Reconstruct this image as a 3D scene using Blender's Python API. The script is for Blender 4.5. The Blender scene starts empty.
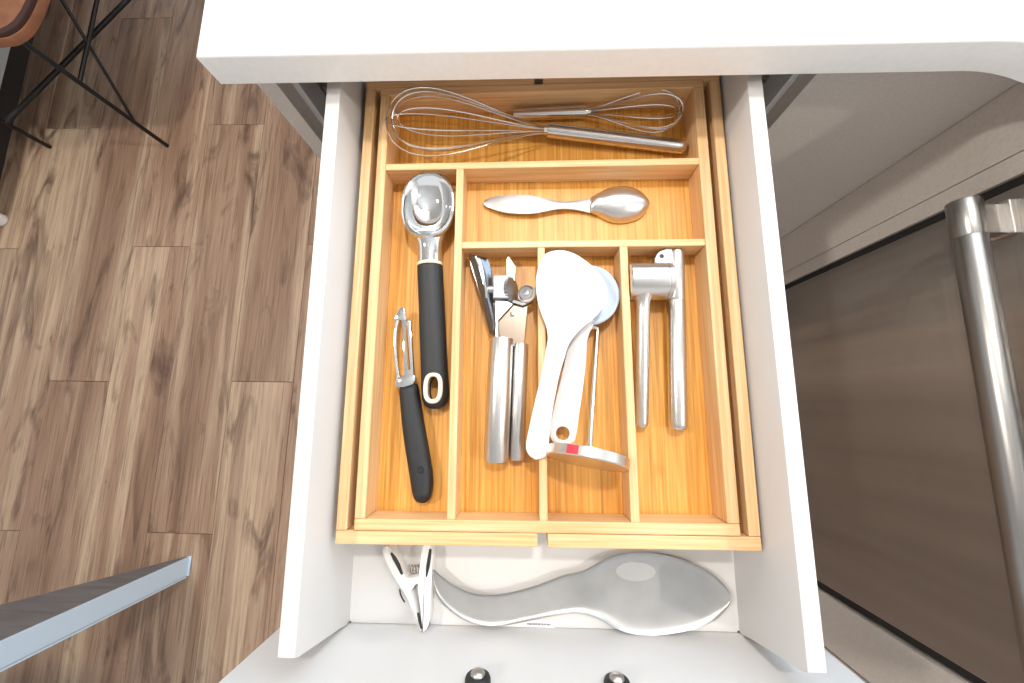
import bpy, bmesh, math, random
from mathutils import Vector, Matrix
random.seed(7)
PI = math.pi
S = bpy.context.scene
COL = S.collection
ZC = 1.186                      # camera height above the floor (m)
YAW = 0.0117                    # the drawer is pulled out a hair out of square

# ------------------------------------------------------------------ camera
cam = bpy.data.cameras.new('camera')
cam.sensor_width = 36.0
cam.lens = 395.44 / 1024 * 36.0
cam.clip_start = 0.01
co = bpy.data.objects.new('camera', cam)
COL.objects.link(co)
r_ = Vector((0.9992, 0.0149, -0.0379)).normalized()
f_ = Vector((-0.0398, 0.1576, -0.9867)).normalized()
r_ = (r_ - f_ * r_.dot(f_)).normalized()
u_ = r_.cross(f_)
co.matrix_world = Matrix(((r_.x, u_.x, -f_.x, 0), (r_.y, u_.y, -f_.y, 0), (r_.z, u_.z, -f_.z, ZC), (0, 0, 0, 1)))
S.camera = co

# ------------------------------------------------------------------ world, lamps, exposure
w = bpy.data.worlds.new('room_light')
S.world = w
w.use_nodes = True
bg = w.node_tree.nodes['Background']
bg.inputs[0].default_value = (0.97, 0.98, 1.0, 1)
bg.inputs[1].default_value = 1.0

def lamp(name, loc, size, power, col, target=None, shape='DISK', sy=None):
    l = bpy.data.lights.new(name, 'AREA')
    l.shape = shape
    l.size = size
    if sy: l.size_y = sy
    l.energy = power
    l.color = col
    o = bpy.data.objects.new(name, l)
    COL.objects.link(o)
    o.location = loc
    d = Vector(target or (loc[0], loc[1], 0)) - Vector(loc)
    o.rotation_euler = d.to_track_quat('-Z', 'Y').to_euler()
    return o
WARM = (1.0, 0.93, 0.84)
COOL = (0.62, 0.82, 1.0)
lamp('ceiling_downlight', (0.12, 0.74, 2.45), 0.12, 20, WARM)
lamp('ceiling_downlight', (-1.25, 0.35, 2.45), 0.16, 26, WARM)
lamp('ceiling_downlight', (1.50, -0.25, 2.45), 0.10, 20, WARM)
lamp('window_daylight', (0.68, 0.965, 1.60), 1.65, 22, COOL, (0.60, 0.0, 1.45), 'RECTANGLE', 1.0)

S.view_settings.view_transform = 'Standard'
S.view_settings.look = 'None'
S.view_settings.gamma = 1.0
S.view_settings.use_curve_mapping = False
S.view_settings.exposure = -0.12

# ------------------------------------------------------------------ materials
def srgb(r, g, b):
    return tuple((c / 255 / 12.92 if c / 255 <= .04045 else ((c / 255 + .055) / 1.055) ** 2.4) for c in (r, g, b)) + (1,)

def mat(name, col, rough=.5, metal=0.0, **k):
    m = bpy.data.materials.new(name)
    m.use_nodes = True
    p = m.node_tree.nodes['Principled BSDF']
    p.inputs['Base Color'].default_value = col
    p.inputs['Roughness'].default_value = rough
    p.inputs['Metallic'].default_value = metal
    for a, v in k.items():
        p.inputs[a].default_value = v
    return m

def grain(m, scale, stops, detail=4, rough_amp=None, bump=0.0, dist=0.0, rand=False, coord='Object'):
    """stretched-noise colour along a grain direction"""
    nt = m.node_tree
    N, L = nt.nodes, nt.links
    p = N['Principled BSDF']
    tc = N.new('ShaderNodeTexCoord')
    mp = N.new('ShaderNodeMapping')
    mp.inputs['Scale'].default_value = scale
    L.new(tc.outputs[coord], mp.inputs['Vector'])
    if rand:
        oi = N.new('ShaderNodeObjectInfo')
        mu = N.new('ShaderNodeVectorMath'); mu.operation = 'SCALE'
        mu.inputs[0].default_value = (37.0, 51.0, 23.0)
        L.new(oi.outputs['Random'], mu.inputs['Scale'])
        L.new(mu.outputs[0], mp.inputs['Location'])
    nz = N.new('ShaderNodeTexNoise')
    nz.inputs['Scale'].default_value = 1.0
    nz.inputs['Detail'].default_value = detail
    nz.inputs['Distortion'].default_value = dist
    L.new(mp.outputs[0], nz.inputs['Vector'])
    cr = N.new('ShaderNodeValToRGB')
    e = cr.color_ramp.elements
    while len(e) > 1: e.remove(e[-1])
    e[0].position, e[0].color = stops[0]
    for pos, c in stops[1:]:
        x = e.new(pos); x.color = c
    L.new(nz.outputs['Fac'], cr.inputs['Fac'])
    L.new(cr.outputs['Color'], p.inputs['Base Color'])
    if bump:
        b = N.new('ShaderNodeBump')
        b.inputs['Strength'].default_value = bump
        b.inputs['Distance'].default_value = 0.001
        L.new(nz.outputs['Fac'], b.inputs['Height'])
        L.new(b.outputs[0], p.inputs['Normal'])
    if rough_amp:
        mr = N.new('ShaderNodeMapRange')
        mr.inputs['To Min'].default_value, mr.inputs['To Max'].default_value = rough_amp
        L.new(nz.outputs['Fac'], mr.inputs['Value'])
        L.new(mr.outputs[0], p.inputs['Roughness'])
    return m

M = {}
M['quartz'] = grain(mat('white_quartz', (.88, .87, .85, 1), .28), (160, 160, 160), [(.3, (.87, .86, .84, 1)), (.7, (.91, .90, .88, 1))])
M['white'] = mat('white_melamine', (.66, .65, .645, 1), .4)
M['wall'] = mat('wall_paint', (.80, .79, .77, 1), .7)
M['carcass'] = mat('pale_carcass', srgb(226, 222, 216), .45)
M['panel'] = grain(mat('greige_panel', srgb(204, 195, 187), .5), (300, 300, 300), [(.3, srgb(199, 190, 181)), (.7, srgb(209, 201, 193))])
M['dark_wood'] = mat('dark_stained_wood', (.030, .022, .017, 1), .6)
M['gap'] = mat('black_gasket', (.012, .012, .012, 1), .6)
def bamboo(name, axis, a, b, c):
    s = {'x': (10, 430, 430), 'y': (430, 10, 430)}[axis]
    return grain(mat(name, b, .42), s, [(.28, a), (.5, b), (.75, c)], detail=3, bump=.12, rand=True)
lite = (srgb(206, 160, 108), srgb(222, 180, 130), srgb(234, 198, 154))
deep = (srgb(186, 122, 48), srgb(210, 149, 66), srgb(226, 173, 96))
M['bam_x'] = bamboo('bamboo_rail_lengthwise_x', 'x', *lite)
M['bam_y'] = bamboo('bamboo_rail_lengthwise_y', 'y', *lite)
M['bam_base'] = bamboo('bamboo_base_board', 'y', *deep)
M['steel'] = grain(mat('brushed_steel', (.62, .60, .58, 1), .3, 1.0), (400, 400, 60), [(.3, (.70, .68, .66, 1)), (.7, (.73, .71, .69, 1))], rough_amp=(.27, .29))
M['handle_steel'] = grain(mat('brushed_handle_steel', (.4, .38, .36, 1), .3, 1.0), (300, 8, 300), [(.3, (.36, .345, .33, 1)), (.7, (.44, .425, .41, 1))], rough_amp=(.28, .36))
M['satin'] = grain(mat('satin_steel', (.55, .55, .55, 1), .38, 1.0), (60, 60, 60), [(.3, (.45, .445, .44, 1)), (.7, (.50, .495, .49, 1))], rough_amp=(.32, .42))
M['wire'] = mat('polished_wire', (.75, .72, .68, 1), .14, 1.0)
M['polished'] = mat('polished_steel', (.66, .62, .59, 1), .17, 1.0)
M['zinc'] = mat('zinc_block', (.36, .38, .40, 1), .5, 1.0)
M['tinted_steel'] = mat('warm_dark_steel', (.27, .22, .18, 1), .3, 1.0)  # steel with the brown of wood reflected in the plate put into its colour
M['pale_blue'] = mat('pale_blue_plastic', srgb(188, 200, 214), .3)
M['chrome'] = mat('chrome', (.82, .83, .84, 1), .06, 1.0)
M['dark_steel'] = mat('dark_polished_steel', (.20, .20, .21, 1), .18, 1.0)
M['rubber'] = mat('black_rubber', (.012, .013, .015, 1), .55)
M['ring'] = mat('beige_ring', srgb(232, 214, 190), .4)
M['plastic'] = mat('white_plastic', (.80, .79, .78, 1), .35)
M['plastic2'] = mat('white_plastic_matt', (.70, .655, .635, 1), .45)
M['red'] = mat('red_sticker', srgb(196, 44, 58), .5)
M['black'] = mat('black_metal', (.012, .012, .013, 1), .35, .3)
M['paper'] = mat('white_paper', (.88, .88, .88, 1), .7)
M['ink'] = mat('ink', (.05, .05, .05, 1), .7)
M['leather'] = grain(mat('tan_leather', srgb(128, 82, 56), .45), (30, 30, 30), [(.3, srgb(112, 70, 48)), (.7, srgb(138, 90, 62))], bump=.2)
M['leather_edge'] = mat('dark_leather_edge', srgb(52, 26, 20), .5)
M['leg_white'] = mat('white_painted_metal', srgb(208, 230, 250), .4)
M['leg_grey'] = grain(mat('grey_laminate', srgb(112, 112, 116), .5), (8, 8, 60), [(.3, srgb(100, 100, 104)), (.7, srgb(124, 124, 128))])
M['pale'] = mat('pale_grey_lacquer', srgb(196, 204, 208), .5)

def door_steel():
    m = mat('brushed_door_steel', (.44, .41, .385, 1), .34, 1.0, Anisotropic=.8)
    m.node_tree.nodes['Principled BSDF'].inputs['Anisotropic Rotation'].default_value = .25
    nt = m.node_tree; N, L = nt.nodes, nt.links
    p = N['Principled BSDF']
    tc = N.new('ShaderNodeTexCoord')
    mp = N.new('ShaderNodeMapping'); mp.inputs['Scale'].default_value = (3, 1.5, 900)
    L.new(tc.outputs['Object'], mp.inputs['Vector'])
    nz = N.new('ShaderNodeTexNoise'); nz.inputs['Scale'].default_value = 1; nz.inputs['Detail'].default_value = 3
    L.new(mp.outputs[0], nz.inputs['Vector'])
    b = N.new('ShaderNodeBump'); b.inputs['Strength'].default_value = .35; b.inputs['Distance'].default_value = .0004
    L.new(nz.outputs['Fac'], b.inputs['Height']); L.new(b.outputs[0], p.inputs['Normal'])
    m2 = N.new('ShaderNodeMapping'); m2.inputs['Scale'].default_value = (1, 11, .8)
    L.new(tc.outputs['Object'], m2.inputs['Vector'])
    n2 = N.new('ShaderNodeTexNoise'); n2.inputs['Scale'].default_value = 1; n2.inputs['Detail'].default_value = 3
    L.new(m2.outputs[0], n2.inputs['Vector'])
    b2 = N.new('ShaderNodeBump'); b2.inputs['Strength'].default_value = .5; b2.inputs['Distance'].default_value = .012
    cr = N.new('ShaderNodeValToRGB')  # steel tone streaks, with the door's reflected streaks painted into the base colour
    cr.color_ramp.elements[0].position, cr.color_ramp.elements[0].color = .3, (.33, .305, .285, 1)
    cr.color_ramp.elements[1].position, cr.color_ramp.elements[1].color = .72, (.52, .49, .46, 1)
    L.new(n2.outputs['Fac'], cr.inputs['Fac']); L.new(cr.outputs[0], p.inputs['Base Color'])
    L.new(n2.outputs['Fac'], b2.inputs['Height']); L.new(b2.outputs[0], b.inputs['Normal'])
    mr = N.new('ShaderNodeMapRange'); mr.inputs['To Min'].default_value, mr.inputs['To Max'].default_value = .26, .40
    L.new(nz.outputs['Fac'], mr.inputs['Value']); L.new(mr.outputs[0], p.inputs['Roughness'])
    return m
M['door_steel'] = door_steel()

def plank_mat():
    m = mat('oak_plank', (.3, .2, .13, 1), .42)
    nt = m.node_tree; N, L = nt.nodes, nt.links
    p = N['Principled BSDF']
    tc = N.new('ShaderNodeTexCoord'); oi = N.new('ShaderNodeObjectInfo')
    sc = N.new('ShaderNodeVectorMath'); sc.operation = 'SCALE'; sc.inputs[0].default_value = (31, 17, 11)
    L.new(oi.outputs['Random'], sc.inputs['Scale'])
    ad = N.new('ShaderNodeVectorMath'); ad.operation = 'ADD'
    L.new(tc.outputs['Object'], ad.inputs[0]); L.new(sc.outputs[0], ad.inputs[1])
    def noise(scale, detail, dist, rough=.55):
        mp = N.new('ShaderNodeMapping'); mp.inputs['Scale'].default_value = scale
        L.new(ad.outputs[0], mp.inputs['Vector'])
        n = N.new('ShaderNodeTexNoise'); n.inputs['Scale'].default_value = 1
        n.inputs['Detail'].default_value = detail; n.inputs['Distortion'].default_value = dist
        n.inputs['Roughness'].default_value = rough
        L.new(mp.outputs[0], n.inputs['Vector'])
        return n
    def ramp(src, stops):
        c = N.new('ShaderNodeValToRGB'); e = c.color_ramp.elements
        while len(e) > 1: e.remove(e[-1])
        e[0].position, e[0].color = stops[0]
        for q, k in stops[1:]:
            x = e.new(q); x.color = k
        L.new(src, c.inputs['Fac'])
        return c
    def mix(mode, fac, a, b):
        x = N.new('ShaderNodeMixRGB'); x.blend_type = mode
        if isinstance(fac, float): x.inputs[0].default_value = fac
        else: L.new(fac, x.inputs[0])
        L.new(a, x.inputs[1]); L.new(b, x.inputs[2])
        return x.outputs[0]
    broad = noise((10, .45, 1), 4, .8)
    c1 = ramp(broad.outputs['Fac'], [(.28, srgb(120, 94, 78)), (.40, srgb(148, 120, 100)), (.52, srgb(164, 137, 117)), (.60, srgb(188, 166, 142)), (.66, srgb(164, 139, 119)), (.8, srgb(138, 111, 94))])
    fine = noise((210, 6, 1), 5, .4, .65)
    c2 = ramp(fine.outputs['Fac'], [(.32, (.50, .46, .43, 1)), (.48, (.90, .88, .86, 1)), (.68, (1.10, 1.09, 1.07, 1))])
    col = mix('MULTIPLY', .85, c1.outputs[0], c2.outputs[0])
    knot = noise((15, 3.4, 1), 4, 1.2)
    kf = ramp(knot.outputs['Fac'], [(.54, (0, 0, 0, 1)), (.70, (1, 1, 1, 1))])
    kd = N.new('ShaderNodeRGB'); kd.outputs[0].default_value = srgb(78, 56, 46)
    kk = N.new('ShaderNodeMath'); kk.operation = 'MULTIPLY'; kk.inputs[1].default_value = .80
    L.new(kf.outputs[0], kk.inputs[0])
    col = mix('MIX', kk.outputs[0], col, kd.outputs[0])
    hv = N.new('ShaderNodeHueSaturation')
    mr = N.new('ShaderNodeMapRange'); mr.inputs['To Min'].default_value, mr.inputs['To Max'].default_value = .88, 1.08
    L.new(oi.outputs['Random'], mr.inputs['Value']); L.new(mr.outputs[0], hv.inputs['Value'])
    L.new(col, hv.inputs['Color']); L.new(hv.outputs[0], p.inputs['Base Color'])
    b = N.new('ShaderNodeBump'); b.inputs['Strength'].default_value = .15; b.inputs['Distance'].default_value = .001
    L.new(fine.outputs['Fac'], b.inputs['Height']); L.new(b.outputs[0], p.inputs['Normal'])
    return m
M['plank'] = plank_mat()

# ------------------------------------------------------------------ helpers
BASE = {}
def link(name, me, m, parent=None, label=None, smooth=False, kind=None):
    if smooth:
        for pl in me.polygons: pl.use_smooth = True
        try: me.set_sharp_from_angle(angle=math.radians(38))
        except Exception: pass
    me.materials.clear()
    me.materials.append(M[m])
    o = bpy.data.objects.new(name, me)
    COL.objects.link(o)
    if parent: o.parent = parent
    if label: o['label'] = label
    if kind: o['kind'] = kind
    return o

def root_of(o):
    while o.parent: o = o.parent
    return o

def thing(name, label, cat, base, yaw=True, group=None):
    """an Empty at the base point; parts are given in the same (drawer) coordinates"""
    o = bpy.data.objects.new(name, None)
    COL.objects.link(o)
    o.empty_display_size = .02
    b = Vector(base)
    if yaw:
        o.location = Matrix.Rotation(YAW, 3, 'Z') @ b
        o.rotation_euler = (0, 0, YAW)
    else:
        o.location = b
    o['label'] = label; o['category'] = cat
    if group: o['group'] = group
    BASE[o.name] = b
    return o

def part(name, bm, m, parent, label=None, smooth=False, kind=None):
    b = BASE[root_of(parent).name]
    bmesh.ops.translate(bm, verts=bm.verts, vec=-b)
    bmesh.ops.recalc_face_normals(bm, faces=bm.faces)
    me = bpy.data.meshes.new(name)
    bm.to_mesh(me); bm.free()
    return link(name, me, m, parent, label, smooth, kind)

def B(): return bmesh.new()

def box(x0, x1, y0, y1, z0, z1, bev=0.0, bm=None, seg=2):
    n = B()
    vs = [n.verts.new((x, y, z)) for x in (x0, x1) for y in (y0, y1) for z in (z0, z1)]
    for f in ((0, 1, 3, 2), (4, 6, 7, 5), (0, 4, 5, 1), (2, 3, 7, 6), (0, 2, 6, 4), (1, 5, 7, 3)):
        n.faces.new([vs[i] for i in f])
    bmesh.ops.recalc_face_normals(n, faces=n.faces)
    if bev: bmesh.ops.bevel(n, geom=n.edges[:], offset=bev, segments=seg, affect='EDGES', profile=.5)
    return join(bm, n)

def join(bm, n):
    if bm is None: return n
    me = bpy.data.meshes.new('t'); n.to_mesh(me); n.free()
    bm.from_mesh(me); bpy.data.meshes.remove(me)
    return bm

def lathe(p0, p1, prof, seg=24, bm=None, sy=1.0, up=(0, 0, 1)):
    """prof = [(t along p0->p1 in 0..1, radius)], closed at both ends; sy squashes across"""
    n = B()
    p0, p1 = Vector(p0), Vector(p1)
    d = (p1 - p0); L = d.length; d.normalize()
    upv = Vector(up)
    if abs(d.dot(upv)) > .95: upv = Vector((0, 1, 0))
    a = d.cross(upv).normalized(); b = a.cross(d).normalized()
    rings = []
    for t, r in prof:
        c = p0 + d * (t * L)
        rings.append([n.verts.new(c + a * (r * math.cos(2 * PI * k / seg)) + b * (r * sy * math.sin(2 * PI * k / seg))) for k in range(seg)])
    for i in range(len(rings) - 1):
        for k in range(seg):
            n.faces.new((rings[i][k], rings[i][(k + 1) % seg], rings[i + 1][(k + 1) % seg], rings[i + 1][k]))
    n.faces.new(rings[0]); n.faces.new(rings[-1])
    bmesh.ops.recalc_face_normals(n, faces=n.faces)
    return join(bm, n)

def rod(p0, p1, r, bev=.0008, bm=None, seg=24):
    L = (Vector(p1) - Vector(p0)).length
    e = min(bev / L, .2)
    return lathe(p0, p1, [(0, r - bev), (e * .3, r - bev * .3), (e, r), (1 - e, r), (1 - e * .3, r - bev * .3), (1, r - bev)], seg, bm)

def tube(pts, r, seg=8, bm=None, closed=False):
    n = B()
    P = [Vector(p) for p in pts]
    N_ = len(P)
    prev = None
    rings = []
    for i in range(N_):
        if closed: t = P[(i + 1) % N_] - P[i - 1]
        else: t = P[min(i + 1, N_ - 1)] - P[max(i - 1, 0)]
        t.normalize()
        if prev is None:
            a = t.cross(Vector((0, 0, 1)))
            if a.length < .05: a = t.cross(Vector((0, 1, 0)))
        else:
            a = prev - t * prev.dot(t)
        a.normalize(); prev = a
        b = t.cross(a)
        rr = r[i] if isinstance(r, (list, tuple)) else r
        rings.append([n.verts.new(P[i] + a * (rr * math.cos(2 * PI * k / seg)) + b * (rr * math.sin(2 * PI * k / seg))) for k in range(seg)])
    m_ = N_ if closed else N_ - 1
    for i in range(m_):
        A, C = rings[i], rings[(i + 1) % N_]
        for k in range(seg):
            n.faces.new((A[k], A[(k + 1) % seg], C[(k + 1) % seg], C[k]))
    if not closed:
        n.faces.new(rings[0]); n.faces.new(rings[-1])
    bmesh.ops.recalc_face_normals(n, faces=n.faces)
    return join(bm, n)

def mm(l): return [(a / 10000, b / 10000) for a, b in l]

def mm_k(k, l): return [(a * k / 10000, b * k / 10000) for a, b in l]

def smooth_outline(pts, k=4, closed=True):
    n = len(pts); out = []
    for i in range(n):
        p0, p1, p2, p3 = (Vector(pts[(i + j) % n]) for j in (-1, 0, 1, 2))
        for s in range(k):
            t = s / k
            out.append(.5 * ((2 * p1) + (-p0 + p2) * t + (2 * p0 - 5 * p1 + 4 * p2 - p3) * t * t + (-p0 + 3 * p1 - 3 * p2 + p3) * t ** 3))
    return [(v.x, v.y) for v in out]

def prism(pts, z0, z1, bev=0.0, bm=None, seg=2):
    n = B()
    lo = [n.verts.new((x, y, z0)) for x, y in pts]
    hi = [n.verts.new((x, y, z1)) for x, y in pts]
    n.faces.new(lo); tf = n.faces.new(hi)
    k = len(pts)
    for i in range(k):
        n.faces.new((lo[i], lo[(i + 1) % k], hi[(i + 1) % k], hi[i]))
    bmesh.ops.recalc_face_normals(n, faces=n.faces)
    if bev:
        bmesh.ops.bevel(n, geom=[e for e in n.edges if all(abs(v.co.z - z1) < 1e-7 for v in e.verts)], offset=bev, segments=seg, affect='EDGES', profile=.5)
    return join(bm, n)

def loft(pts, ang, zf, thick, ns=48, nt=14, bm=None):
    """plate following an outline; zf(s 0..1 along, t -1..1 across, x, y) = height of the top surface; thick(s,t)"""
    c, s_ = math.cos(ang), math.sin(ang)
    R = [(x * c + y * s_, -x * s_ + y * c) for x, y in pts]
    a0, a1 = min(p[0] for p in R), max(p[0] for p in R)
    n = B(); top = []; bot = []
    for i in range(ns + 1):
        q = .5 - .5 * math.cos(PI * i / ns)
        q = .0008 + q * .9984
        a = a0 + (a1 - a0) * q
        bs = []
        for k in range(len(R)):
            (xa, ya), (xb, yb) = R[k], R[(k + 1) % len(R)]
            if (xa - a) * (xb - a) <= 0 and xa != xb:
                bs.append(ya + (yb - ya) * (a - xa) / (xb - xa))
        lo, hi = min(bs), max(bs)
        rt, rb = [], []
        for j in range(nt + 1):
            t = -math.cos(PI * j / nt)
            b = (lo + hi) / 2 + (hi - lo) / 2 * t
            x, y = a * c - b * s_, a * s_ + b * c
            z = zf(q, t, x, y)
            th = thick(q, t) if callable(thick) else thick
            rt.append(n.verts.new((x, y, z))); rb.append(n.verts.new((x, y, z - th)))
        top.append(rt); bot.append(rb)
    for i in range(ns):
        for j in range(nt):
            n.faces.new((top[i][j], top[i + 1][j], top[i + 1][j + 1], top[i][j + 1]))
            n.faces.new((bot[i][j], bot[i][j + 1], bot[i + 1][j + 1], bot[i + 1][j]))
        for j in (0, nt):
            n.faces.new((top[i][j], bot[i][j], bot[i + 1][j], top[i + 1][j]))
    for i in (0, ns):
        for j in range(nt):
            n.faces.new((top[i][j], top[i][j + 1], bot[i][j + 1], bot[i][j]))
    bmesh.ops.recalc_face_normals(n, faces=n.faces)
    return join(bm, n)

def cut(bm, cutter):
    """boolean difference of two bmeshes"""
    ms = []
    for b_ in (bm, cutter):
        bmesh.ops.recalc_face_normals(b_, faces=b_.faces)
        me = bpy.data.meshes.new('t'); b_.to_mesh(me); b_.free(); ms.append(me)
    oa, ob = bpy.data.objects.new('ta', ms[0]), bpy.data.objects.new('tb', ms[1])
    COL.objects.link(oa); COL.objects.link(ob)
    md = oa.modifiers.new('b', 'BOOLEAN'); md.operation = 'DIFFERENCE'; md.object = ob; md.solver = 'EXACT'
    dg = bpy.context.evaluated_depsgraph_get()
    ev = oa.evaluated_get(dg); me = ev.to_mesh()
    n = B(); n.from_mesh(me); ev.to_mesh_clear()
    bpy.data.objects.remove(oa); bpy.data.objects.remove(ob)
    for q in ms: bpy.data.meshes.remove(q)
    return n

def ellipse(cx, cy, a, b, n=24, p=2.0):
    o = []
    for k in range(n):
        t = 2 * PI * k / n
        c, s = math.cos(t), math.sin(t)
        o.append((cx + a * math.copysign(abs(c) ** (2 / p), c), cy + b * math.copysign(abs(s) ** (2 / p), s)))
    return o

def structure(name, bm, m, parent=None):
    bmesh.ops.recalc_face_normals(bm, faces=bm.faces)
    me = bpy.data.meshes.new(name); bm.to_mesh(me); bm.free()
    o = link(name, me, m, parent)
    o['kind'] = 'structure'
    return o

# ================================================================== floor with its planks
floor = structure('floor', box(-3.4, 2.2, -2.2, 2.6, -.05, -.006), 'gap')
floor['label'] = 'brown oak plank floor with dark joints and knots'
PW, PL = .1955, 1.32
pcache = {}
for c in range(-8, 13):
    x1 = -.714 - PW * c
    x0 = x1 - PW
    if x1 > 1.3 or x0 < -3.3: continue
    y = .058 - .442 * c
    while y > -1.9: y -= PL
    while y < 2.5:
        me = pcache.get('p')
        if me is None:
            b = box(.0006, PW - .0006, .0006, PL - .0006, -.006, 0, .0009, seg=1)
            me = bpy.data.meshes.new('plank'); b.to_mesh(me); b.free()
            me.materials.append(M['plank']); pcache['p'] = me
        o = bpy.data.objects.new('plank', me); COL.objects.link(o)
        o.parent = floor; o.location = (x0, y, 0)
        y += PL

# ================================================================== walls behind the counters, with the window over the worktop
WY = .935
wb = box(-.28, -.20, WY, WY + .1, 0, 2.5)
box(1.55, 2.0, WY, WY + .1, 0, 2.5, 0, wb)
box(-.20, 1.55, WY, WY + .1, 0, 1.08, 0, wb)
box(-.20, 1.55, WY, WY + .1, 2.12, 2.5, 0, wb)
wl = structure('wall_back', wb, 'wall')
wr = structure('wall_right', box(1.9, 2.0, -2.1, WY - .001, 0, 2.5), 'wall')
wf = box(-.20, -.16, WY - .01, WY + .02, 1.08, 2.12)
box(1.51, 1.55, WY - .01, WY + .02, 1.08, 2.12, 0, wf)
box(-.16, 1.51, WY - .01, WY + .02, 1.08, 1.12, 0, wf)
box(-.16, 1.51, WY - .01, WY + .02, 2.08, 2.12, 0, wf)
structure('window_1', wf, 'white')
structure('ceiling', box(-3.4, 2.0, -2.2, 2.6, 2.5, 2.56), 'wall')
structure('wall_left', box(-3.5, -3.4, -2.2, 2.6, 0, 2.5), 'wall')

# ================================================================== worktop
CZ1, CZ0 = ZC - .2758, ZC - .305
YF, XF, RC = .2813, .452, .090
pts = [(-.2780, .93), (-.2780, YF)]
for k in range(13):
    t = PI / 2 * (1 - k / 12)
    pts.append((XF - RC + RC * math.cos(t), YF - RC + RC * math.sin(t)))
pts += [(XF, -1.15), (1.10, -1.15), (1.10, .93)]
t = thing('worktop', 'white stone worktop with rounded inner corner above the open drawer', 'worktop', (0, .6, CZ0), False)
part('top', prism(pts, CZ0, CZ1, .0028, seg=3), 'quartz', t, smooth=True)

# ================================================================== base cabinet round the drawer
YCAB = .3033
t = thing('base_cabinet', 'pale base cabinet that the open drawer slides out of', 'cabinet', (0, .6, .0), False)
def pbox(name, m, parent, *a, bev=.0006, **k):
    return part(name, box(*a, bev), m, parent, **k)
ztop = CZ0 - .0005
pbox('side_panel', 'panel', t, -.2647, -.2456, YCAB, .90, .10, ztop)
pbox('side_panel', 'carcass', t, .2624, .2815, YCAB + .0185, .90, .10, ztop)
pbox('back_panel', 'carcass', t, -.2456, .2624, .890, .90, .10, ztop)
pbox('bottom_panel', 'carcass', t, -.2456, .2624, YCAB, .89, .10, .118)
pbox('plinth', 'carcass', t, -.2647, .2815, .36, .376, 0, .10)
pbox('spacer_strip', 'white', t, -.2456, -.2385, .3233, .353, .70, ztop)
pbox('spacer_strip', 'white', t, .2553, .2624, .3209, .350, .70, ztop)
for s, xa, xb in ((-1, -.2456, -.2275), (1, .2445, .2624)):
    rl = pbox('runner', 'steel', t, xa, xb, .356, .86, .745, .79, bev=.001)
    pbox('runner_lip', 'steel', rl, xa, xb, .356, .86, .790, .793, bev=.0005)
d = pbox('door', 'panel', t, -.262, .279, YCAB - .0205, YCAB - .0015, .105, .690, bev=.0012)

# ================================================================== corner cabinet: blank panel and filler stiles
XD = .4544
t = thing('corner_cabinet', 'greige corner cabinet front between the drawer and the steel appliance', 'cabinet', (.45, .45, 0), False)
pbox('blank_panel', 'panel', t, .2626, XD + .018, YCAB, YCAB + .018, .10, ztop)
pbox('corner_stile', 'panel', t, XD, XD + .018, .2390, YCAB - .0004, .10, ztop, bev=.0008)
pbox('filler_stile', 'panel', t, XD, XD + .018, .2185, .2382, .10, ztop, bev=.0008)
pbox('plinth', 'panel', t, XD + .05, XD + .066, .2185, .36, 0, .10)

# ================================================================== dishwasher
t = thing('dishwasher', 'dark brushed steel dishwasher with a thick tubular handle', 'dishwasher', (.72, -.03, 0), False)
pbox('tub', 'gap', t, XD + .028, 1.03, -.2685, .2150, .10, CZ0 - .012)
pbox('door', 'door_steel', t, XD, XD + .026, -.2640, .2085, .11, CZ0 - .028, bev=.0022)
pbox('seal', 'gap', t, XD + .004, XD + .026, .2090, .2178, .11, CZ0 - .012, bev=.0004)
pbox('seal', 'gap', t, XD + .004, XD + .026, -.2740, -.2650, .11, CZ0 - .012, bev=.0004)
pbox('plinth', 'gap', t, XD + .05, XD + .06, -.27, .215, 0, .10)
HX, HZ = .4195, ZC - .3725
h = part('handle', rod((HX, .1995, HZ), (HX, -.2550, HZ), .0122, .0015, seg=40), 'handle_steel', t, smooth=True)
for ye in (.1995, -.2550):
    s = -1 if ye > 0 else 1
    part('end_collar', rod((HX, ye - s * .0004, HZ), (HX, ye + s * .036, HZ), .0126, .0006, seg=40), 'handle_steel', h, smooth=True)
    y0, y1 = sorted((ye + s * .004, ye + s * .034))
    part('bracket', box(HX + .004, XD + .001, y0, y1, HZ - .006, HZ + .006, .001), 'handle_steel', h)
    part('mount_plate', box(XD - .006, XD + .001, y0 - .002, y1 + .002, HZ - .011, HZ + .011, .001), 'steel', h)

# ================================================================== cabinet beyond the dishwasher
t = thing('end_cabinet', 'greige cabinet on the near side of the steel appliance', 'cabinet', (.72, -.6, 0), False)
pbox('stile', 'panel', t, XD - .002, XD + .018, -.3540, -.2765, .10, ztop, bev=.0015)
pbox('side_panel', 'panel', t, XD + .02, 1.03, -.294, -.2765, .10, ztop)
dr = pbox('door', 'panel', t, XD - .004, XD + .016, -.86, -.3560, .105, ztop - .01, bev=.0015)
pbox('plinth', 'panel', t, XD + .05, XD + .066, -.86, -.2765, 0, .10)

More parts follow.
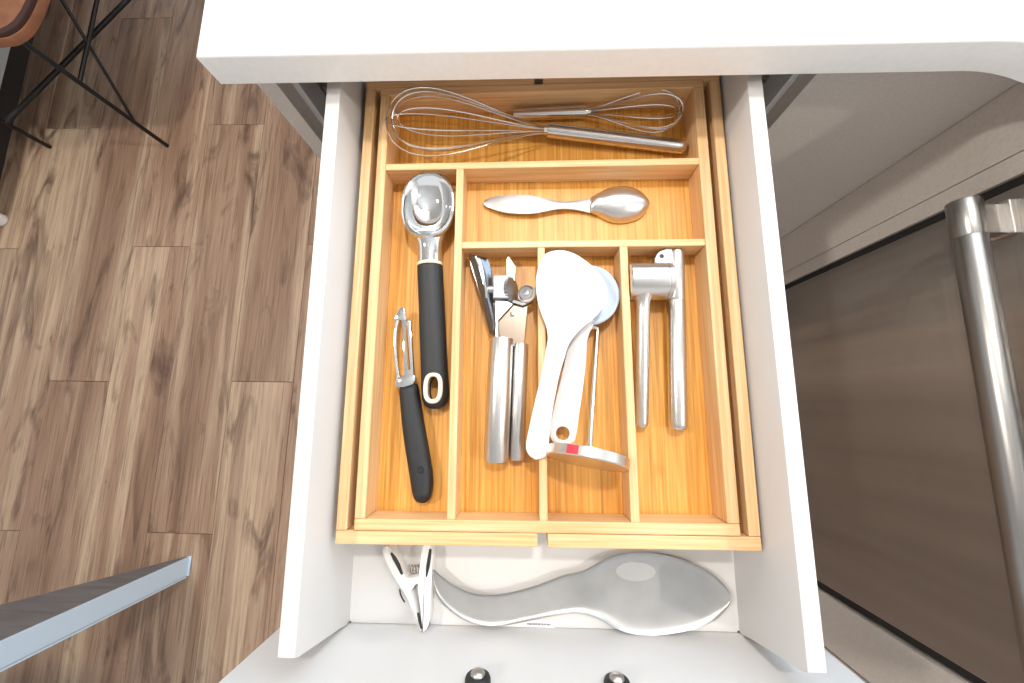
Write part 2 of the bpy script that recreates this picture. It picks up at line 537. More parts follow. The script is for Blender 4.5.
# ================================================================== drawer
DT, DF = ZC - .317, ZC - .4112
XLO, XLI, XRI, XRO = -.1844, -.1711, .1955, .2088
YS, YFR, YB = -.1842, -.2073, .333
t = drawer = thing('drawer', 'open white drawer holding the bamboo organizer', 'drawer', (.01, .06, DF - .016), True)
def side(xa, xb):
    n = B()
    prof = [(YFR + .0006, DF - .016), (YB, DF - .016), (YB, DT), (YS, DT), (YS - .003, DT - .006), (YFR + .005, DF + .020), (YFR + .0006, DF + .006)]
    a = [n.verts.new((xa, y, z)) for y, z in prof]; b_ = [n.verts.new((xb, y, z)) for y, z in prof]
    n.faces.new(a); n.faces.new(b_)
    k = len(prof)
    for i in range(k): n.faces.new((a[i], a[(i + 1) % k], b_[(i + 1) % k], b_[i]))
    bmesh.ops.recalc_face_normals(n, faces=n.faces)
    bmesh.ops.bevel(n, geom=n.edges[:], offset=.0009, segments=2, affect='EDGES', profile=.5)
    return n
part('side_panel', side(XLO, XLI), 'white', t, smooth=True)
part('side_panel', side(XRI, XRO), 'white', t, smooth=True)
pbox('bottom_panel', 'white', t, XLI - .0004, XRI + .0004, YFR + .0004, YB + .0004, DF - .012, DF, bev=.0003)
pbox('back_panel', 'white', t, XLI, XRI, YB, YB + .013, DF, DT - .012, bev=.0008)
fr = pbox('front_panel', 'white', t, -.2335, .2565, YFR - .018, YFR, .690, .8735, bev=.0012)
for x in (-.038, .0665):
    w_ = part('handle_screw', lathe((x, YFR - .001, ZC - .3350), (x, YFR + .0052, ZC - .3350), [(0, .0098), (.5, .0098), (.85, .0090), (1, .0078)], 28), 'rubber', fr, smooth=True)
    part('screw_head', lathe((x, YFR + .0050, ZC - .3350), (x, YFR + .0086, ZC - .3350), [(0, .0056), (.4, .0054), (.8, .0042), (1, .0022)], 20), 'satin', w_, smooth=True)
# small dark dowel marks in the corners of the drawer box
for x, y in ((XLI + .001, YFR + .001), (XRI - .001, YFR + .001)):
    part('corner_cam', lathe((x, y, DF), (x, y, DF + .0012), [(0, .0008), (1, .0006)], 10), 'gap', t)

lb = thing('paper_label', 'narrow white printed paper label under the spoon rest on the drawer floor', 'label', (-.004, -.2035, DF), True)
part('strip', box(-.033, .0255, -.2068, -.2005, DF + .0001, DF + .0004), 'paper', lb)
nb = B()
for k in range(16):
    x = -.0005 + k * .0014
    box(x, x + .0009, -.2048 - .0002 * (k % 3), -.2033, DF + .0004, DF + .0005, 0, nb)
for k in range(4):
    x = -.029 + k * .0032
    box(x, x + .0011, -.2046, -.2034, DF + .0004, DF + .0005, 0, nb)
part('print', nb, 'ink', lb, kind='stuff')

# ================================================================== bamboo organizer
OZ, OB, OI = ZC - .355, DF + .0003, ZC - .3815
t = organizer = thing('drawer_organizer', 'expandable bamboo cutlery organizer with six compartments in the white drawer', 'organizer', (.014, .1, OB), True)
def bam(name, axis, *a, par=None, bev=.0010, m=None, label=None):
    return part(name, box(*a, bev), m or ('bam_' + axis), par or t, label=label)
OX0, OX1, OY0, OY1 = -.1649, .1925, -.1181, .3290
IX0, IX1, IY0, IY1 = -.1490, .1760, -.1066, .3205
TH = .0105
# left and right sliding sleeves
for sx, xa, xb, bx0, bx1 in ((-1, OX0, OX0 + .0096, OX0, .0083), (1, OX1 - .0098, OX1, .0168, OX1)):
    bam('sleeve_rail', 'y', xa, xb, OY0 + .0112, OY1 - .0085, OB, OZ)
    bam('sleeve_front', 'x', bx0, bx1, OY0, OY0 + .0110, OB, OZ - .0004 + (0 if sx < 0 else .0004))
    bam('sleeve_back', 'x', bx0, bx1, OY1 - .0083, OY1, OB, OZ)
    bam('sleeve_base', 'y', xa + (.0096 if sx < 0 else -.02), xb + (.02 if sx < 0 else -.0098), OY0 + .011, OY1 - .0085, OB, OB + .005, m='bam_base')
# inner tray
bam('tray_side', 'y', IX0, IX0 + .0095, IY0 + .0096, IY1 - .0086, OB + .0055, OZ + .0006)
bam('tray_side', 'y', IX1 - .0100, IX1, IY0 + .0096, IY1 - .0086, OB + .0055, OZ + .0006)
bam('tray_front', 'x', IX0, IX1, IY0, IY0 + .0095, OB + .0055, OZ + .0006)
bam('tray_back', 'x', IX0, IX1, IY1 - .0085, IY1, OB + .0055, OZ + .0006)
XI0, XI1, YI0, YI1 = IX0 + .0095, IX1 - .0100, IY0 + .0095, IY1 - .0085
# base boards (one under each compartment strip), dividers
D1 = (.2290, .2358)          # across, under the whisks
D2 = (.1468, .1535)          # across, under the spoon
V1, V2, V3 = (-.0690, -.0618), (.0102, .0170), (.0868, .0942)
for xa, xb in ((XI0, V1[0]), (V1[0], V2[0]), (V2[0], V3[0]), (V3[0], XI1)):
    bam('base_board', 'y', xa, xb, YI0, YI1, OI - .006, OI, m='bam_base', bev=.0002)
bam('divider', 'x', XI0, XI1, D1[0], D1[1], OI, OZ + .0002, bev=.0007)
bam('divider', 'y', V1[0], V1[1], YI0, D1[0], OI, OZ, bev=.0007)
bam('divider', 'x', V1[1], XI1, D2[0], D2[1], OI, OZ - .0003, bev=.0007)
bam('divider', 'y', V2[0], V2[1], YI0, D2[0], OI, OZ, bev=.0007)
bam('divider', 'y', V3[0], V3[1], YI0, D2[0], OI, OZ, bev=.0007)

# ================================================================== whisks
def whisk(name, label, hb, ha, tip, hw, hr, wr, nl, vflat, zh0, zh1, zt):
    """ha = joint of handle and wires, hb = free end of the handle, tip = far end of the wires (x, y)"""
    t = thing(name, label, 'whisk', ((hb[0] + ha[0]) / 2, (hb[1] + ha[1]) / 2, OI), True, 'whisks in the rear compartment')
    A = Vector((ha[0], ha[1], zh0)); Bv = Vector((hb[0], hb[1], zh1)); T = Vector((tip[0], tip[1], zt))
    L = (Bv - A).length
    h = part('handle', lathe(A, Bv, [(0, hr * .80), (.004, hr * .96), (.012, hr), (.96, hr), (.985, hr * .9), (1, hr * .6)], 28), 'polished', t, smooth=True)
    part('ferrule', lathe(A + (A - Bv).normalized() * .004, A, [(0, hr * .45), (.2, hr * .62), (1, hr * .66)], 20), 'wire', t, smooth=True)
    ax = (T - A); LW = ax.length; ax.normalize()
    u = ax.cross(Vector((0, 0, 1))).normalized(); v = u.cross(ax).normalized()
    for k in range(nl):
        an = PI * k / nl + .22
        ca, sa = math.cos(an), math.sin(an) * vflat
        W = hw; LL = LW * (1 - .035 * (k % 3))
        P = []
        for i in range(49):
            q = i / 48
            th = 2 * PI * q
            s = .5 - .5 * math.cos(th)                  # 0 at joint, 1 at the tip
            wd = math.sin(th) * (s ** 1.15) * 1.10       # tear-drop: slim by the handle, round at the tip
            off = hr * .45 * math.copysign(1, math.sin(th)) * (1 - s) if 0 < q < 1 else hr * .45 * (1 if q == 0 else -1)
            e = wd * W / .77 + off
            P.append(A - ax * .004 * (1 - s) + ax * (LL * s) + u * (e * ca) + v * (e * sa))
        part('wire_loop', tube(P, wr, 6), 'wire', t, smooth=True)
    return t
whisk('balloon_whisk', 'large steel balloon whisk with wires pointing left in the rear compartment', (.1620, .2600), (.0211, .2762), (-.1390, .2800), .0400, .0070, .00080, 5, .42, OI + .0170, OI + .0075, OI + .0340)
whisk('balloon_whisk', 'small steel whisk with wires pointing right in the rear compartment', (-.0142, .3030), (.0631, .3000), (.1560, .2900), .0245, .0060, .00065, 5, .50, OI + .0120, OI + .0064, OI + .0225)

# ================================================================== small spoon, bowl face down
SPOON = smooth_outline(mm_k(1.012, [(-438, 2022), (-405, 2059), (-329, 2082), (-197, 2090), (-47, 2087), (84, 2067), (215, 2034), (326, 2010), (438, 2014), (549, 2033), (642, 2053), (718, 2110), (812, 2160), (924, 2182), (1017, 2181), (1116, 2143), (1187, 2077), (1216, 2007), (1211, 1938), (1168, 1879), (1102, 1831), (1000, 1799), (909, 1793), (819, 1812), (729, 1863), (638, 1896), (546, 1917), (436, 1931), (325, 1929), (213, 1911), (102, 1889), (-10, 1884), (-140, 1892), (-253, 1914), (-366, 1960), (-422, 1993)]), 3)
t = thing('spoon', 'short steel spoon lying bowl down alone in its compartment', 'spoon', (.04, .2, OI), True)
hd = [p for p in SPOON if p[0] < .066]
def sp_h(q, tt, x, y):
    return OI + .0045 + .0035 * math.sin(PI * min(1, max(0, (x + .044) / .11))) + .0006 * (1 - tt * tt)
part('handle', loft(hd, 0, sp_h, .0022, 40, 8), 'satin', t, smooth=True)
bd = [p for p in SPOON if p[0] > .0635]
def sp_b(q, tt, x, y):
    e = ((x - .0945) / .031) ** 2
    return OI + .0025 + .0125 * max(0, 1 - tt * tt) ** .6 * max(0, 1 - e) ** .5 + .004 * max(0, (.075 - x) / .012)
part('bowl', loft(bd, 0, sp_b, .0012, 40, 20), 'steel', t, smooth=True)

# ================================================================== ice cream scoop
t = thing('ice_cream_scoop', 'chrome ice cream scoop with a black rubber handle', 'scoop', (-.09, .09, OI), True)
def bowl(cx, cy, a, b_, z, prof, p=2.35, seg=48):
    n = B(); rings = []
    for k, (q, dz) in enumerate(prof):
        rings.append([n.verts.new((x, y, z + dz)) for x, y in ellipse(cx, cy, a * q, b_ * q, seg, 2 + (p - 2) * q)])
    for i in range(len(rings) - 1):
        for k in range(seg):
            n.faces.new((rings[i][k], rings[i][(k + 1) % seg], rings[i + 1][(k + 1) % seg], rings[i + 1][k]))
    n.faces.new(rings[0]); n.faces.new(rings[-1])
    bmesh.ops.recalc_face_normals(n, faces=n.faces)
    return n
prof = [(.08, -.0165), (.35, -.0155), (.55, -.0128), (.70, -.0090), (.82, -.0045), (.885, -.0008), (.93, .0), (.975, -.0006), (1.0, -.0028), (.985, -.0062), (.90, -.0110), (.72, -.0168), (.45, -.0205), (.1, -.0215)]
part('bowl', bowl(-.0958, .1915, .0262, .0342, OI + .0290, prof), 'chrome', t, smooth=True)
part('neck', lathe((-.0955, .1650, OI + .0165), (-.0947, .1355, OI + .0150), [(0, .0160), (.12, .0150), (.3, .0126), (.5, .0118), (.8, .0119), (1, .0122)], 32, sy=.75), 'chrome', t, smooth=True)
part('collar', lathe((-.0947, .1368, OI + .0150), (-.0946, .1338, OI + .0150), [(0, .0118), (.3, .0125), (.7, .0125), (1, .0121)], 32, sy=.8), 'ring', t, smooth=True)
HP0, HP1 = Vector((-.0946, .1340, OI + .0150)), Vector((-.0846, -.0040, OI + .0120))
hb = lathe(HP0, HP1, [(0, .0114), (.006, .0123), (.05, .0124), (.3, .0124), (.55, .0125), (.75, .0126), (.87, .0130), (.93, .0124), (.965, .0108), (.985, .0083), (.997, .0045), (1, .002)], 40, sy=.78)
hc = HP0.lerp(HP1, .862)
hb = cut(hb, prism(ellipse(hc.x, hc.y, .0060, .0112, 32, 2.6), OI - .01, OI + .05))
h = part('handle', hb, 'rubber', t, smooth=True)
rp = [(x, y, hc.z + .0088) for x, y in ellipse(hc.x, hc.y, .0069, .0122, 40, 2.6)]
part('hole_ring', tube(rp, .0021, 8, closed=True), 'ring', h, smooth=True)
part('hole_liner', join(None, tube([(x, y, hc.z) for x, y in ellipse(hc.x, hc.y, .0069, .0121, 40, 2.6)], .0012, 8, closed=True)), 'ring', h, smooth=True)
lp = HP0.lerp(HP1, .075)
part('emblem', tube([(x, y, lp.z + .0091) for x, y in ellipse(lp.x, lp.y, .0026, .0026, 20)], .00035, 6, closed=True), 'black', h, smooth=True)

# ================================================================== peeler
t = thing('vegetable_peeler', 'swivel vegetable peeler with a black handle beside the scoop', 'peeler', (-.1, -.02, OI), True)
PH = smooth_outline(mm([(-1205, 164), (-1120, 182), (-1046, 194), (-1020, 120), (-1005, 40), (-938, -272), (-868, -600), (-862, -760), (-885, -845), (-935, -880), (-1000, -868), (-1035, -820), (-1066, -693), (-1153, -273), (-1195, 20)]), 3)
def ph(q, tt, x, y):
    return OI + .0085 + .0075 * max(0, 1 - tt * tt) ** .5 * min(1, (max(0, .0005 + min(q, 1 - q)) / .06)) ** .5
h = part('handle', loft(PH, math.radians(-74), ph, lambda q, tt: .001 + .013 * max(0, 1 - tt * tt) ** .5 * min(1, (max(0, .0005 + min(q, 1 - q)) / .06)) ** .5, 44, 16), 'rubber', t, smooth=True)
part('emblem', tube([(x, y, OI + .0163) for x, y in ellipse(-.0955, -.058, .0022, .0026, 16)], .0003, 6, closed=True), 'black', h)
zb = OI + .0125
part('socket', prism(smooth_outline([(-0.1225, .0155), (-0.1065, .0185), (-0.1055, .0270), (-0.1212, .0255)], 2), zb - .004, zb + .0025, .001), 'chrome', t, smooth=True)
yk = [(-0.1210, .0240), (-0.1242, .0400), (-0.1260, .0580), (-0.1258, .0740), (-0.1235, .0850)]
part('yoke', tube([(x, y, zb) for x, y in smooth_outline(yk + yk[-2:0:-1], 3)[:13]], .0020, 10), 'chrome', t, smooth=True)
part('tip', prism([(-0.1278, .0790), (-0.1268, .0850), (-0.1225, .0915), (-0.1185, .0930), (-0.1168, .0870), (-0.1150, .0800), (-0.1180, .0785), (-0.1220, .0800)], zb - .0025, zb + .0025, .0008), 'chrome', t, smooth=True)
bl = cut(prism([(-0.1200, .0800), (-0.1112, .0790), (-0.1058, .0265), (-0.1148, .0255)], zb - .0018, zb + .0030, .0010), prism([(-0.1166, .0745), (-0.1142, .0742), (-0.1092, .0325), (-0.1118, .0320)], zb - .02, zb + .02))
part('blade', bl, 'chrome', t, smooth=True)
part('pivot', rod((-0.1132, .0275, zb), (-0.1142, .0205, zb), .0018, .0004), 'chrome', t, smooth=True)

# ================================================================== can opener
t = thing('can_opener', 'steel can opener with two tubular handles and a turning key', 'can opener', (-.02, .03, OI), True)
z = OI
part('handle', rod((-.0240, .0620, z + .0135), (-.0284, -.0506, z + .0122), .0114, .0012, seg=32), 'steel', t, smooth=True)
part('handle', rod((-.0058, .0575, z + .0085), (-.0097, -.0496, z + .0075), .0072, .0012, seg=32), 'steel', t, smooth=True)
part('upper_plate', prism([(-.0301, .0993), (-.0190, .0975), (-.0131, .0944), (-.0270, .0788), (-.0267, .0600), (-.0300, .0600)], z + .0150, z + .0172, .0005), 'steel', t)
part('lower_plate', prism([(-.0131, .0944), (-.0020, .0950), (.0010, .0930), (-.0005, .0780), (-.0025, .0540), (-.0150, .0540), (-.0265, .0610), (-.0275, .0785)], z + .0105, z + .0130, .0006), 'tinted_steel', t)
part('rivet', lathe((-.0140, .0855, z + .0128), (-.0140, .0855, z + .0146), [(0, .0026), (.5, .0024), (1, .0012)], 16), 'chrome', t, smooth=True)
part('guide_tip', prism([(-.0180, .1452), (-.0203, .1403), (-.0204, .1180), (-.0110, .1180), (-.0104, .1328), (-.0148, .1394)], z + .0110, z + .0140, .0006), 'tinted_steel', t)
gb = B()
part('housing', box(-.0319, -.0174, .0985, .1215, z + .0100, z + .0225, .0010), 'zinc', t)
NG = 22
gp = []
for k in range(NG * 2):
    a = PI * k / NG; rr = .0122 if k % 2 else .0108
    gp.append((rr * math.cos(a), rr * math.sin(a)))
g = prism(gp, -.0014, .0014)
bmesh.ops.transform(g, matrix=Matrix.Translation((-.0150, .1090, z + .0155)) @ Matrix.Rotation(math.radians(62), 4, 'Y'), verts=g.verts)
part('feed_wheel', g, 'zinc', t)
dk = lathe((.0005, .1040, z + .0150), (-.0005, .1045, z + .0180), [(0, .0088), (.4, .0092), (.7, .0088), (.75, .0062), (1, .0058)], 32)
cw = part('cutting_wheel', dk, 'steel', t, smooth=True)
part('wheel_ring', tube([(x, y, z + .0176 - (y - .104) * -.12) for x, y in ellipse(-.0002, .1043, .0072, .0072, 28)], .0006, 6, closed=True), 'dark_steel', cw, smooth=True)
part('wheel_bolt', lathe((-.0004, .1044, z + .0178), (-.0008, .1047, z + .0200), [(0, .0032), (.7, .0030), (1, .0015)], 6), 'zinc', cw, smooth=True)
part('pivot_arm', prism([(-.0150, .0960), (-.0040, .0925), (.0060, .0965), (.0045, .0985), (-.0040, .0960), (-.0130, .0990)], z + .0125, z + .0165, .0005), 'dark_steel', t)
KEY = smooth_outline(mm([(-560, 1405), (-522, 1428), (-437, 1414), (-383, 1402), (-330, 1246), (-326, 1050), (-268, 786), (-284, 690), (-351, 655), (-446, 1034)]), 2)
def kz(q, tt, x, y): return z + .0205 + .0022 * math.cos(tt * PI * .9) - .004 * q
k = part('key', loft(KEY, math.radians(-74), kz, .0022, 30, 10), 'dark_steel', t, smooth=True)
part('key_rib', tube([(-.0490, .1395, z + .0235), (-.0420, .1250, z + .0232), (-.0385, .1080, z + .0225), (-.0378, .0990, z + .0215)], .0012, 8), 'wire', k, smooth=True)
part('key_shaft', rod((-.0400, .1085, z + .0165), (-.0310, .1090, z + .0165), .0042, .0005), 'satin', k, smooth=True)

# ================================================================== paddles, masher
t = thing('rice_paddle', 'white plastic rice paddle lying on top with its handle across the divider', 'paddle', (.03, .04, OZ), True)
PADDLE = smooth_outline(mm([(83, 1076), (89, 1166), (117, 1275), (170, 1367), (249, 1398), (345, 1400), (448, 1363), (550, 1288), (635, 1205), (692, 1116), (718, 1016), (701, 920), (657, 832), (570, 746), (484, 677), (415, 600), (363, 516), (330, 409), (284, 262), (230, 14), (195, -212), (179, -371), (152, -434), (87, -460), (23, -435), (-11, -364), (6, -245), (65, 14), (133, 294), (168, 480), (182, 552), (187, 606), (170, 706), (130, 809), (97, 933)]), 3)
def pz(q, tt, x, y):
    s = min(1, max(0, (y - .045) / .04))
    return OZ + .0052 + .0030 * s + .0022 * (1 - tt * tt) * (1 - s) - .0035 * (1 - tt * tt) * s * min(1, (.141 - y) / .03)
part('blade', loft([p for p in PADDLE if p[1] > .050], PI / 2 - .2, pz, .0028, 44, 18), 'plastic', t, smooth=True)
part('handle', loft([p for p in PADDLE if p[1] < .056], PI / 2 - .18, pz, .0045, 40, 12), 'plastic', t, smooth=True)

t = thing('serving_spoon', 'white round-headed spoon with a hole in its handle under the paddle', 'spoon', (.05, .04, OI), True)
n = bowl(.0582, .1020, .0282, .0288, OI + .0215, [(.05, -.0040), (.5, -.0034), (.85, -.0012), (.96, .0), (1.0, -.0010), (1.0, -.0034), (.9, -.0058), (.5, -.0075), (.05, -.0080)], 2.0)
part('head', n, 'pale_blue', t, smooth=True)
HS = smooth_outline([(.0435, .0780), (.0620, .0780), (.0556, .0600), (.0535, .0340), (.0470, -.0080), (.0437, -.0270), (.0405, -.0330), (.0320, -.0362), (.0240, -.0335), (.0205, -.0265), (.0225, -.0100), (.0335, .0340), (.0390, .0600)], 4)
def hz(q, tt, x, y): return OI + .0165 + .0020 * (1 - tt * tt) + .004 * min(1, max(0, (y - .03) / .04))
hh = cut(loft(HS, PI / 2 - .2, hz, .0050, 40, 12), prism(ellipse(.0318, -.0250, .0062, .0062, 28), OI - .02, OI + .05))
part('handle', hh, 'plastic2', t, smooth=True)

t = thing('disc_masher', 'steel disc masher with a thin rod and a red sticker on its rim', 'masher', (.054, -.04, OI), True)
dc = Vector((.0512, -.0395, OI + .0352))
ax = Vector((-.19, -.955, .225)).normalized()
dk = lathe(dc, dc + ax * .0085, [(0, .0335), (.06, .0345), (.9, .0348), (1, .0338)], 56)
d_ = part('disc', dk, 'steel', t, smooth=True)
p1 = dc + Vector((.0020, .002, -.003)); p2 = Vector((.0670, .0690, OI + .0085))
part('rod', tube([p1 - ax * 0, p1.lerp(p2, .5), p2, p2 + Vector((.0, .0030, -.0002)), p2 + Vector((-.0030, .0050, 0)), p2 + Vector((-.012, .0040, 0))], [.0020, .0022, .0024, .0026, .0030, .0030], 12), 'wire', t, smooth=True)
# red sticker: a bent patch on the rim
a_ = ax.cross(Vector((0, 0, 1))).normalized(); b_ = a_.cross(ax).normalized()
if b_.z < 0: b_ = -b_
n = B(); rows = []
for i in range(7):
    an = math.radians(68 - i * 2.6)
    ring = dc + (a_ * math.cos(an) + b_ * math.sin(an)) * .03515
    if i == 0: flip = 1
    rows.append((n.verts.new(ring + ax * .0008), n.verts.new(ring + ax * .0079)))
for i in range(6): n.faces.new((rows[i][0], rows[i + 1][0], rows[i + 1][1], rows[i][1]))
part('sticker', n, 'red', d_, label='red square sticker')

# ================================================================== garlic press
t = thing('garlic_press', 'satin steel garlic press with two long round handles', 'garlic press', (.12, .04, OI), True)
z = OI + .0180
brl = lathe((.0950, .1150, z), (.1342, .1150, z), [(0, .0160), (.02, .0174), (.05, .0178), (.86, .0178), (.87, .0172), (.885, .0172), (.895, .0178), (.98, .0178), (1, .0168)], 44)
part('barrel', brl, 'steel', t, smooth=True)
part('handle', lathe((.1080, .1035, z + .002), (.1046, -.0192, OI + .0066), [(0, .0100), (.05, .0078), (.09, .0066), (.12, .0066), (.97, .0063), (.985, .0061), (1, .0052)], 28), 'steel', t, smooth=True)
part('handle', lathe((.1425, .1460, OI + .0150), (.1402, .0960, OI + .0142), [(0, .0062), (.02, .0076), (.06, .0080), (.98, .0081), (1, .0076)], 28), 'steel', t, smooth=True)
part('handle_sleeve', lathe((.1402, .0965, OI + .0142), (.1368, -.0212, OI + .0092), [(0, .0078), (.01, .0083), (.96, .0083), (.985, .0080), (1, .0068)], 28), 'steel', t, smooth=True)
lg = cut(prism(smooth_outline([(.1200, .1325), (.1215, .1390), (.1260, .1440), (.1370, .1460), (.1370, .1310), (.1280, .1305)], 2), OI + .014, OI + .022, .0008), prism(ellipse(.1267, .1384, .0021, .0021, 16), OI, OI + .05))
lgo = part('lug', lg, 'satin', t)
part('lug_pin', lathe((.1267, .1384, OI + .016), (.1267, .1384, OI + .0215), [(0, .0017), (1, .0014)], 12), 'dark_steel', lgo)

# ================================================================== spring clip
t = thing('spring_clip', 'white plastic spring clip with black grips in front of the organizer', 'clip', (-.108, -.17, DF), True)
z0, z1 = DF + .0006, DF + .0150
arm1 = smooth_outline(mm([(-1379, -1367), (-1345, -1325), (-1300, -1345), (-1243, -1435), (-1152, -1586), (-1085, -1740), (-1030, -1890), (-978, -2040), (-1000, -2056), (-1050, -1930), (-1130, -1760), (-1230, -1640), (-1320, -1500)]), 3)
arm2 = smooth_outline(mm([(-996, -1335), (-945, -1300), (-899, -1340), (-893, -1480), (-893, -1640), (-900, -1860), (-912, -2005), (-955, -2062), (-976, -2052), (-990, -1900), (-1015, -1760), (-1024, -1630)]), 3)
a1 = part('arm', prism(arm1, z0, z1, .0014), 'plastic', t, smooth=True)
a2 = part('arm', prism(arm2, z0, z1, .0014), 'plastic', t, smooth=True)
part('bridge', prism([(-.1190, -.1600), (-.1090, -.1612), (-.1020, -.1590), (-.1010, -.1650), (-.1050, -.1665), (-.1090, -.1720), (-.1150, -.1690)], z0 + .004, z1 - .0008, .0008), 'plastic', t, smooth=True)
part('grip', tube([(-.1290, -.1385, z1 + .0002), (-.1255, -.1430, z1 + .0004), (-.1215, -.1490, z1 + .0004), (-.1175, -.1570, z1 + .0002)], [.0010, .0019, .0019, .0012], 8), 'rubber', a1, smooth=True)
part('grip', tube([(-.0915, -.1345, z1 + .0002), (-.0925, -.1430, z1 + .0004), (-.0935, -.1510, z1 + .0003), (-.0945, -.1590, z1)], [.0012, .0017, .0017, .0006], 8), 'rubber', a2, smooth=True)
part('jaw_pad', tube([(-.1012, -.1900, z1 - .0002), (-.0995, -.1960, z1), (-.0975, -.2030, z1 - .0004)], [.0010, .0015, .0010], 8), 'rubber', a2, smooth=True)
part('spring_end', tube([(-.1225, -.1750, DF + .004), (-.1222, -.1790, DF + .003), (-.1205, -.1830, DF + .0025), (-.1178, -.1868, DF + .0022)], .0007, 6), 'rubber', t, smooth=True)
part('spring', tube([(-.1130 + .012 * q / 30, -.1545 + .0038 * math.cos(q * .9), z0 + .008 + .0038 * math.sin(q * .9)) for q in range(31)], .0007, 6), 'wire', t, smooth=True)

# ================================================================== spoon rest
REST = smooth_outline(mm([(-890, -1530), (-805, -1589), (-675, -1674), (-523, -1734), (-372, -1754), (-219, -1746), (-44, -1708), (157, -1646), (349, -1573), (525, -1537), (673, -1458), (820, -1396), (1054, -1365), (1284, -1383), (1510, -1444), (1704, -1535), (1834, -1665), (1862, -1744), (1822, -1823), (1701, -1930), (1526, -2004), (1358, -2042), (1161, -2068), (965, -2063), (824, -2027), (713, -1965), (600, -1920), (458, -1895), (286, -1916), (113, -1949), (-93, -1994), (-242, -2020), (-392, -2019), (-542, -1981), (-695, -1898), (-824, -1781), (-875, -1665)]), 3)
t = thing('spoon_rest', 'large spoon-shaped satin steel spoon rest lying in front of the organizer', 'spoon rest', (.06, -.175, DF), True)
def rz(q, tt, x, y):
    s = min(1, max(0, (x - .030) / .05)); s = s * s * (3 - 2 * s)
    lift = .0090 + .006 * max(0, (-.02 - x) / .07)
    dish = (1 - abs(tt) ** 7)
    if x > .13: dish *= max(0, 1 - ((x - .13) / .057) ** 6)
    return DF + lift - (.0036 * s + .0024 * (1 - s)) * dish
part('dish', loft(REST, 0, rz, .0012, 70, 22), 'satin', t, smooth=True)
def stz(q, tt, x, y): return rz(q, (y + .1715) / .035, x, y) + .00035
part('stamp', loft(ellipse(.1015, -.1545, .0185, .0082, 36), 0, stz, .0003, 24, 10), 'steel', t, label='round brushed stamp in the dish', smooth=True)

# ================================================================== chair by the left wall
t = thing('chair', 'brown leather chair with a black wire base at the top left', 'chair', (-1.45, 1.06, 0), False)
X0, X1, Y0, Y1 = -1.66, -1.2385, .857, 1.465
R_ = .0065
def leg(x, y, z1=.40): return rod((x, y, 0), (x, y, z1), R_, .002, seg=12)
for x in (X0, X1):
    for y in (Y0, Y1):
        part('leg', leg(x, y), 'black', t, smooth=True)
part('strut', rod((X1, Y0, .270), (X1, Y1, .270), .0055, .001, seg=10), 'black', t, smooth=True)
part('strut', rod((X1, Y0, .115), (X1, 1.075, .388), .0045, .001, seg=10), 'black', t, smooth=True)
part('strut', rod((X0, Y0, .120), (X1, Y1, .112), .0075, .001, seg=10), 'black', t, smooth=True)
part('strut', rod((X0, Y0, .270), (X0, Y1, .270), .0055, .001, seg=10), 'black', t, smooth=True)
so = smooth_outline([(-1.660, .840), (-1.45, .834), (-1.275, .838), (-1.228, .850), (-1.202, .885), (-1.186, .970), (-1.180, 1.15), (-1.18, 1.46), (-1.24, 1.50), (-1.45, 1.505), (-1.65, 1.50), (-1.695, 1.46), (-1.705, 1.10), (-1.700, .88)], 6)
part('seat_shell', prism(so, .398, .418, .004), 'leather', t, smooth=True)
cx, cy = -1.45, 1.17
part('seat_edge', prism([(cx + (x - cx) * .997, cy + (y - cy) * .988) for x, y in so], .418, .428, .003), 'leather_edge', t, smooth=True)
si = [(cx + (x - cx) * .955, cy + (y - cy) * .955) for x, y in so]
part('seat_cushion', loft(si, 0, lambda q, tt, x, y: .428 + .030 * max(0, 1 - abs(tt) ** 4) * max(0, 1 - abs(2 * q - 1) ** 6), .006, 30, 14), 'leather', t, smooth=True)
bk = box(-1.69, -1.20, 1.475, 1.510, .44, .80, .012)
part('backrest', bk, 'leather', t, smooth=True)

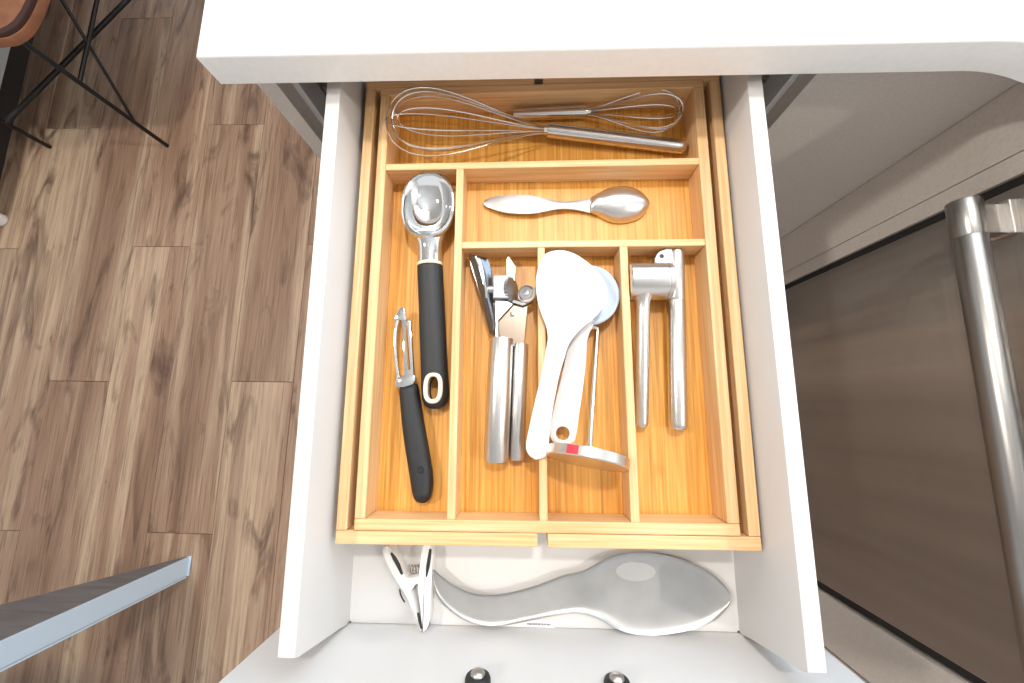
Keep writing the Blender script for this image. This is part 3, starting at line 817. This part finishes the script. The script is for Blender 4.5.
# ================================================================== pale cabinet at the far left
t = thing('sideboard', 'pale grey sideboard on a dark recessed plinth at the left edge', 'sideboard', (-2.0, .95, 0), False)
pbox('body', 'pale', t, -2.25, -1.741, .55, 1.9, .10, .80, bev=.002)
pbox('plinth', 'dark_wood', t, -2.25, -1.815, .57, 1.88, 0, .10, bev=.001)
part('foot', lathe((-1.776, .588, 0), (-1.776, .588, .1005), [(0, .020), (.1, .021), (.2, .020), (.26, .012), (1, .012)], 20), 'plastic', t, smooth=True)
pbox('door', 'pale', t, -1.7405, -1.728, .555, 1.22, .105, .795, bev=.002)
pbox('door', 'pale', t, -1.7405, -1.728, 1.225, 1.895, .105, .795, bev=.002)

# ================================================================== table at the lower left
t = thing('table', 'white table with a tapered grey leg standing on the planks at the lower left', 'table', (-.98, -.47, 0), False)
n = B()
zz = (0.003, .70)
def wx(z_): return -.9755 - .56 * min(z_, .3)
prof = []
for z_ in (.003, .15, .30, .70):
    prof.append([n.verts.new(p) for p in ((-.9702, -.4455, z_), (wx(z_), -.4455, z_), (wx(z_), -.4520, z_), (-.9702, -.4520, z_))])
for i in range(3):
    for k in range(4): n.faces.new((prof[i][k], prof[i][(k + 1) % 4], prof[i + 1][(k + 1) % 4], prof[i + 1][k]))
n.faces.new(prof[0]); n.faces.new(prof[-1])
part('leg_gusset', n, 'leg_grey', t)
lgf = part('leg', box(-.9700, -.9645, -.4950, -.4450, .004, .70, .0008), 'leg_white', t)
part('leg_edge', box(-.9695, -.9652, -.5010, -.4965, .004, .70, .0006), 'leg_white', lgf)
part('leg_web', box(-.9690, -.9665, -.4965, -.4950, .004, .70), 'leg_grey', lgf)
part('foot', box(-.9705, -.9600, -.4960, -.4440, 0, .004, .001), 'leg_white', t)
part('table_top', box(-2.1, -.955, -1.35, -.435, .70, .728, .002), 'leg_white', t)
part('leg', box(-.9700, -.9645, -1.335, -1.285, .0, .70, .0008), 'leg_white', t)
part('leg', box(-2.08, -2.0745, -.4950, -.4450, .0, .70, .0008), 'leg_white', t)
part('leg', box(-2.08, -2.0745, -1.335, -1.285, .0, .70, .0008), 'leg_white', t)
